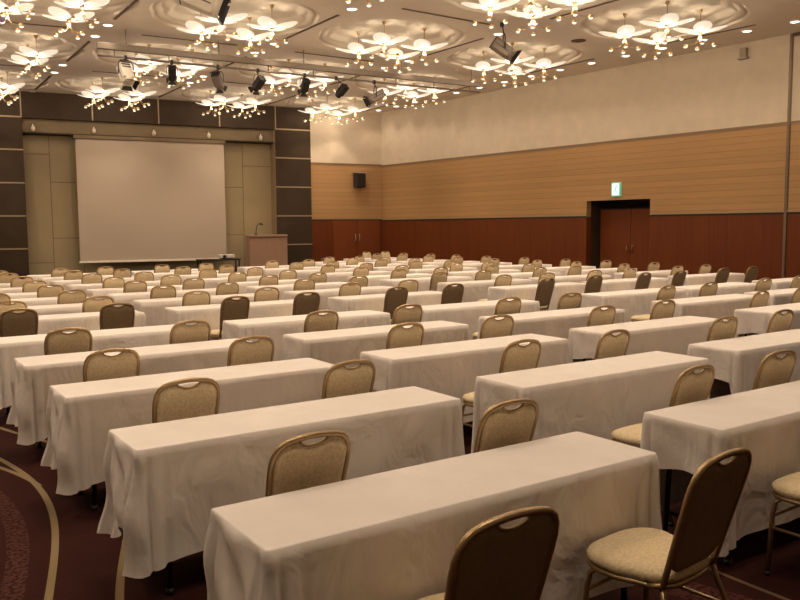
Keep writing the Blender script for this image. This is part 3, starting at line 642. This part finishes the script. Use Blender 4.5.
def cloth_mesh(seed, endL, endR, side, fine=True, messy=0.0):
    rnd = random.Random(seed); a, b, rc = TW/2+.004, TD/2+.004, .02
    st = .011 if fine else .04; nv = 16 if fine else 8
    per = []                                     # (x, y, nx, ny, dist to nearest corner signed, edge id)
    def edge(x0, y0, x1, y1, nx, ny, eid):
        L = math.hypot(x1-x0, y1-y0); n = max(4, int(L/st))
        for i in range(n+1):
            q = i/n; per.append((x0+(x1-x0)*q, y0+(y1-y0)*q, nx, ny, min(q, 1-q)*L, eid, q))
        
    def cor(cx, cy, a0, eid):
        n = 5 if fine else 3
        for i in range(1, n):
            an = a0+math.pi/2*i/n; per.append((cx+rc*math.cos(an), cy+rc*math.sin(an), math.cos(an), math.sin(an), 0, eid, i/n))
    edge(-a+rc, -b, a-rc, -b, 0, -1, 0); cor(a-rc, -b+rc, -math.pi/2, 10)
    edge(a, -b+rc, a, b-rc, 1, 0, 1); cor(a-rc, b-rc, 0, 11)
    edge(a-rc, b, -a+rc, b, 0, 1, 2); cor(-a+rc, b-rc, math.pi/2, 12)
    edge(-a, b-rc, -a, -b+rc, -1, 0, 3); cor(-a+rc, -b+rc, math.pi, 13)
    n = len(per); vs = []; fs = []
    ph = [rnd.uniform(0, 6.28) for _ in range(12)]
    fl = [rnd.uniform(.75, 1.25) for _ in range(4)]
    def off(p, t):
        x, y, nx, ny, dc, eid, q = p
        s = x*3.1+y*2.3
        corner = math.exp(-(dc/.075)**2)
        if eid in (0, 2):
            o = .006+.008*t+t*(.009*math.sin(5.3*x+ph[0]+eid)+.007*math.sin(11.7*x+ph[1]+eid)+.0035*math.sin(27*x+ph[2]+2*t))
            o += corner*.020*t
            tuck = math.exp(-((dc-.030)/.012)**2)+.5*math.exp(-((dc-.105)/.018)**2); o -= tuck*.030*min(1, t*2.2)
            o += .012*math.exp(-((dc-.08)/.016)**2)*t
        elif eid in (1, 3):
            o = .006+.012*t+t*(.010*math.sin(13*y+ph[3]+eid)+(.006+.022*messy)*math.sin((24+4*messy)*y+ph[4]+eid+1.5*t))
            o += corner*.020*t
            tuck = math.exp(-((dc-.030)/.012)**2); o -= tuck*(.026+.01*messy)*min(1, t*2.2)
        else:
            o = .006+t*(.030+.010*messy)
        return o
    def drop(p):
        x, y, nx, ny, dc, eid, q = p
        e = endL if x < 0 else endR
        low = side+.03 if not (messy > .5 and y > 0) else side-.03
        if eid in (0, 2): return side+(low-side)*math.exp(-(dc/.12)**2)+.006*math.sin(7*x+ph[5])
        if eid in (1, 3):
            m = min(1, dc/.05); m = m*m*(3-2*m)
            return low*(1-m)+e*m+.012*math.sin(11*y+ph[6])*m+ (messy*.05*math.sin(19*y+ph[7])*m)
        return low+.01
    # rings: top inset, top edge, then down the drop
    for p in per: vs.append((p[0]-p[2]*.008, p[1]-p[3]*.008, TH+.003))
    for p in per: vs.append((p[0], p[1], TH+.001))
    for k in range(1, nv+1):
        t = (k/nv)
        for p in per:
            D = drop(p); o = off(p, t*D/side)
            zig = messy*.012*math.sin(9*t+p[0]*6+p[1]*20)*(1 if p[5] in (1, 3, 12, 13) else .2)
            vs.append((p[0]+p[2]*(o+zig), p[1]+p[3]*(o+zig), TH-.003-D*t))
    for r in range(nv+1):
        for k in range(n):
            l = (k+1) % n; fs.append((r*n+k, r*n+l, (r+1)*n+l, (r+1)*n+k))
    mb = MB(); mb.add(vs, fs, M['cloth'], True); mb.add(vs[:n], [tuple(range(n))], M['cloth'], False)
    me = mb.mesh('tablecloth'); return me
CL = {'A': [cloth_mesh(s, .46, .25, .515, True, 1.0) for s in (1, 2)], 'N': [cloth_mesh(s, .25, .25, .555, True, .12) for s in (3, 4, 5)],
      'F': [cloth_mesh(s, .26, .26, .56, False, .1) for s in (6, 7, 8)], 'FA': [cloth_mesh(9, .46, .25, .55, False, .8)]}
CNAME = {0: 'leftmost', 1: 'second', 2: 'third', 3: 'fourth', 4: 'fifth', 5: 'rightmost'}
base_table = None
mbj = MB()
base_table = thing('folding_table', '', 'table'); table_parts(base_table); index_kids()
used = False
mb = MB()
for o in KIDS[base_table.name]:
    for p in o.data.polygons: pass
    mb.add([v.co for v in o.data.vertices], [list(p.vertices) for p in o.data.polygons], o.data.materials[0])
TABLE1 = mb.mesh('folding_table')
for (r, c, x, y) in TABLES:
    col = CNAME[c]+' column'
    lt = 'long narrow folding table under cream cloth, %s row from camera, %s' % (ORD[r], col)
    if r > 6:
        t = bpy.data.objects.new('folding_table', TABLE1); C.objects.link(t); t.location = (x, y, 0); tag(t, lt, 'table', 'long seminar tables')
    else:
        if not used: t = base_table; used = True
        else: t = copy_tree(base_table)
        t.location = (x, y, 0); t['label'] = lt; t['group'] = 'long seminar tables'
    key = ('A' if c == 0 else 'N') if r <= 5 else ('FA' if c == 0 else 'F')
    me = CL[key][(r*2+c) % len(CL[key])]
    o = bpy.data.objects.new('tablecloth', me); C.objects.link(o); o.location = (x, y, .0)
    tag(o, 'cream cloth draped over the %s-row table from the camera, %s' % (ORD[r], col), 'tablecloth', 'cream tablecloths')

# ------------------------------------------------------------------ chairs
TOPZ, TILT = .885, .135
def chair_meshes(dark, far=False):
    out = []; WS = .86 if not dark else (.94 if not far else .87)
    S = Vector((0, TILT, .41)); U = (Vector((0, 0, TOPZ))-S); L = U.length; U.normalize(); W = Vector((1,0,0)); Nn = W.cross(U)   # Nn points backwards/up
    def P(a, b, n=0): return S+W*a+U*b+Nn*n
    # outline half: list (a,b) from bottom to top centre
    half = [(.182, -.03), (.186, .06), (.192, .15), (.198, .24), (.203, .32), (.203, .365), (.196, .40), (.180, .428), (.155, .446), (.12, .456), (.08, .4615), (.04, .465)]
    sc = (L-.0125)/.466; half = [((a-.0)*WS-.004, b) for a, b in half]
    half = [(a, b*sc if b > 0 else b) for a, b in half]
    full = [(-a, b) for a, b in half]+[(0, .466*sc)]+[(a, b) for a, b in reversed(half)]
    mb = MB(); mb.tube([P(a, b) for a, b in full], .0125, M['gold'], 8); out.append(('back_frame', mb, None))
    def otop(a):                                   # inner top edge of the frame at a
        aa = abs(a)
        pts = [(0, .466*sc)]+list(reversed(half))
        for (a0, b0), (a1, b1) in zip(pts[:-1], pts[1:]):
            if a0 <= aa <= a1 and a1 > a0: return b0+(b1-b0)*(aa-a0)/(a1-a0)
        return .30*sc
    na, nb_ = 28, 12; vs = []; fs = []
    for side in (1, -1):
        for i in range(na+1):
            v = -1+2*i/na
            for j in range(nb_+1):
                q = j/nb_
                wid = (.182+.016*q)*WS-.005
                a = wid*v
                top = otop(a)-.010
                if abs(a) < .062: top -= .027*(math.cos(a/.062*math.pi/2))**.7+.003
                bot = .022+.055*(abs(v)**4)
                b = bot+(top-bot)*q
                edge = min(1, (1-abs(v))*9)*min(1, q*9, (1-q)*9); edge = max(0, edge)**.5
                th = (.021 if side < 0 else (.010 if dark else .018))
                vs.append(P(a, b, side*(.004+th*edge*.75)))
    m = (na+1)*(nb_+1); g = lambda s, i, j: s*m+i*(nb_+1)+j
    for i in range(na):
        for j in range(nb_):
            for s in (0, 1): fs.append((g(s,i,j), g(s,i+1,j), g(s,i+1,j+1), g(s,i,j+1)))
    for i in range(na):
        for j in (0, nb_): fs.append((g(0,i,j), g(0,i+1,j), g(1,i+1,j), g(1,i,j)))
    for j in range(nb_):
        for i in (0, na): fs.append((g(0,i,j), g(0,i,j+1), g(1,i,j+1), g(1,i,j)))
    nf = len(fs)
    mb = MB(); mb.mi(M['brown_fabric'] if dark else M['beige_fabric']); mb.mi(M['beige_fabric'])
    # rear skin takes the back colour, the sitting side is always beige
    rear = []; front = []
    for f in fs: (rear if all(k < m for k in f) or not all(k >= m for k in f) else front).append(f)
    mb.v = [tuple(v) for v in vs]
    for f in rear: mb.f.append(list(f)); mb.m.append(0); mb.sm.append(True)
    for f in front: mb.f.append(list(f)); mb.m.append(mb.mi(M['beige_fabric'])); mb.sm.append(True)
    out.append(('backrest', mb, None))
    mb = MB(); hp = []
    for i in range(9):
        a = -.062+.124*i/8; hp.append(P(a, otop(a)-.013-.027*(max(0, math.cos(a/.062*math.pi/2)))**.7, .006))
    mb.tube(hp, .005, M['gold'], 6); out.append(('handle', mb, None))
    # seat
    def outline(k, n, inset=0):
        an = 2*math.pi*k/n; e = .62
        cx = math.copysign(abs(math.cos(an))**e, math.cos(an)); sy = math.copysign(abs(math.sin(an))**e, math.sin(an))
        w = .220 if sy > 0 else .200
        return cx*(w-inset), .305+sy*(.195-inset)
    n = 36; vs = []; fs = []
    rings = [(.022, .398), (.004, .406), (0, .420), (.006, .434), (.03, .446), (.075, .454), (.13, .457)]
    for ins, z in rings:
        for k in range(n):
            x, y = outline(k, n, ins); vs.append((x, y, z))
    for r in range(len(rings)-1):
        for k in range(n): l = (k+1) % n; fs.append((r*n+k, r*n+l, (r+1)*n+l, (r+1)*n+k))
    fs.append(tuple(range(n))); fs.append(tuple(range((len(rings)-1)*n, len(rings)*n)))
    mb = MB(); mb.add(vs, fs, M['beige_fabric'], True); out.append(('seat', mb, None))
    mb = MB(); mb.tube([(*outline(k, 28, .012), .388) for k in range(28)], .0115, M['gold'], 8, True)
    mb.tube([P(-.182*WS, -.01), (-.180, .19, .388)], .011, M['gold']); mb.tube([P(.182*WS, -.01), (.180, .19, .388)], .011, M['gold'])
    mb.tube([P(-.178*WS, .0), P(0, .022), P(.178*WS, .0)], .009, M['gold']); out.append(('seat_frame', mb, None))
    for s in (-1, 1):
        mb = MB(); mb.tube([(s*.182, .40, .388), (s*.192, .432, .36), (s*.200, .442, .30), (s*.206, .452, .012)], .0115, M['gold']); mb.lathe([(.015, 0), (.015, .02)], (s*.206, .452, 0), M['black'], 8); out.append(('leg', mb, None))
        mb = MB(); mb.tube([P(s*.180*WS-s*.004, -.02), (s*.175, .125, .33), (s*.198, .07, .2), (s*.205, .02, .012)], .0115, M['gold']); mb.lathe([(.015, 0), (.015, .02)], (s*.205, .02, 0), M['black'], 8); out.append(('leg', mb, None))
    for s in (-1, 1):
        mb = MB(); mb.tube([(s*.197, .085, .235), (s*.202, .443, .235)], .008, M['gold'], 6); out.append(('stretcher', mb, None))
    mb = MB(); mb.tube([(-.200, .443, .29), (.200, .443, .29)], .008, M['gold'], 6); out.append(('stretcher', mb, None))
    return out
FIX = {(1,0,0):(1.422,2.675),(1,0,1):(2.387,2.66),(2,0,0):(1.419,4.052),(2,0,1):(2.405,4.03),(2,1,0):(3.789,4.069),(3,0,0):(1.377,5.371),
       (3,0,1):(2.353,5.391),(3,1,0):(3.708,5.37),(4,0,0):(1.398,6.754),(0,0,0):(1.462,1.592),(0,0,1):(2.465,1.625),(1,1,0):(3.762,2.68),
       (5,0,0):(1.351,8.80),(5,0,1):(2.318,8.834),(5,1,0):(3.674,8.85),(5,1,1):(4.611,8.85),(5,2,0):(5.96,8.84)}
XFIX = {(3,1,1):4.719,(4,2,0):6.034,(5,3,0):8.718,(5,3,1):9.784,(4,2,1):7.032,(3,2,0):6.109,(5,4,0):11.0,(5,4,1):11.944,(5,5,0):13.215,(5,5,1):14.143,
        (4,3,0):8.836,(4,3,1):9.795,(4,4,0):11.137,(4,4,1):12.058,(3,2,1):7.06,(3,3,0):8.933,(3,3,1):9.837,(2,2,0):6.171,(2,2,1):7.094,(1,1,0):3.88,
        (1,0,1):2.43,(2,1,1):4.736,(4,1,0):3.678,(3,0,1):2.377}
proto = {}
for dark in (False, True):
    parts = [(n, mb) for n, mb, _ in chair_meshes(dark)]
    one = MB()
    for n, mb in parts:
        o = len(one.v); one.v += mb.v
        for f, mi, sm in zip(mb.f, mb.m, mb.sm): one.f.append([k+o for k in f]); one.m.append(one.mi(mb.mats[mi])); one.sm.append(sm)
    proto[dark] = ([(n, mb.mesh(n)) for n, mb in parts], one.mesh('banquet_chair'))
proto['slim'] = ([(n, mb.mesh(n)) for n, mb, _ in chair_meshes(True, True)], None)
rnd = random.Random(5)
firsts = {}; TPOS = {(q[0], q[1]): q[3] for q in TABLES}
for (r, c, s, x, y) in CHAIRS:
    x, y = FIX.get((r, c, s), (x+.06, y))
    # backs stand just behind the table of the row before; seats stop short of their own table
    if (r-1, c) in TPOS and r not in (0, 5): y = max(y, TPOS[(r-1, c)]+TD/2+.065)
    if (r, c) in TPOS: y = min(y, TPOS[(r, c)]-TD/2-.535)
    if (r, c, s) == (0, 1, 0): y -= .05
    x = XFIX.get((r, c, s), x+(.03 if 0 < r < 5 and c > 0 else 0))
    dark = r in (0, 5)
    side = 'left' if s == 0 else 'right'
    lab = '%s-backed banquet chair, %s seat at %s-row table from camera, %s column' % ('brown' if dark else 'beige', side, ORD[r], CNAME[c])
    grp = 'brown-backed chairs' if dark else 'beige-backed chairs'
    rz = R(rnd.uniform(-3, 3)) if (r, c, s) != (0, 0, 1) else R(5)
    if r <= 8:
        kind = 'slim' if r == 5 else dark
        if kind not in firsts:
            t = thing('banquet_chair', lab, 'chair', (x, y, 0), rz, grp)
            for n, me in proto[kind][0]: obj(me, n, t)
            firsts[kind] = t; index_kids()
        else:
            t = copy_tree(firsts[kind]); t.location = (x, y, 0); t.rotation_euler = (0, 0, rz); t['label'] = lab
    else:
        o = bpy.data.objects.new('banquet_chair', proto[dark][1]); C.objects.link(o); o.location = (x, y, 0); o.rotation_euler = (0, 0, rz)
        tag(o, lab, 'chair', grp)

for k, (x, y) in enumerate(((13.95, 22.42), (14.62, 22.32))):
    o = bpy.data.objects.new('banquet_chair', proto[False][1]); C.objects.link(o); o.location = (x, y, 0); o.rotation_euler = (0, 0, R(180+(4, -5)[k]))
    tag(o, 'beige chair facing the camera behind the last tables by the back corner, %s of two' % ('left', 'right')[k], 'chair', 'chairs facing the camera')
# ------------------------------------------------------------------ camera and world
cam = bpy.data.cameras.new('camera'); co = bpy.data.objects.new('camera', cam); C.objects.link(co); scene.camera = co
yaw, pitch, roll = .598237, .0900883, .0072621
right = Vector((math.cos(yaw), -math.sin(yaw), 0)); fh = Vector((math.sin(yaw), math.cos(yaw), 0))
fwd = fh*math.cos(pitch)-Z*math.sin(pitch); up = fh*math.sin(pitch)+Z*math.cos(pitch)
r2 = right*math.cos(roll)-up*math.sin(roll); u2 = right*math.sin(roll)+up*math.cos(roll)
mm = Matrix((( r2.x, u2.x, -fwd.x, 0), (r2.y, u2.y, -fwd.y, 0), (r2.z, u2.z, -fwd.z, 1.6616), (0, 0, 0, 1)))
co.matrix_world = mm
cam.sensor_width = 36; cam.lens = 802.3857/800*36; cam.clip_start = .05; cam.clip_end = 100
w = bpy.data.worlds.new('hall_ambient'); scene.world = w; w.use_nodes = True
w.node_tree.nodes['Background'].inputs[0].default_value = (1, .78, .55, 1); w.node_tree.nodes['Background'].inputs[1].default_value = .05
scene.view_settings.view_transform = 'Standard'; scene.view_settings.look = 'None'; scene.view_settings.gamma = 1
scene.view_settings.use_curve_mapping = False
scene.view_settings.exposure = 0.0
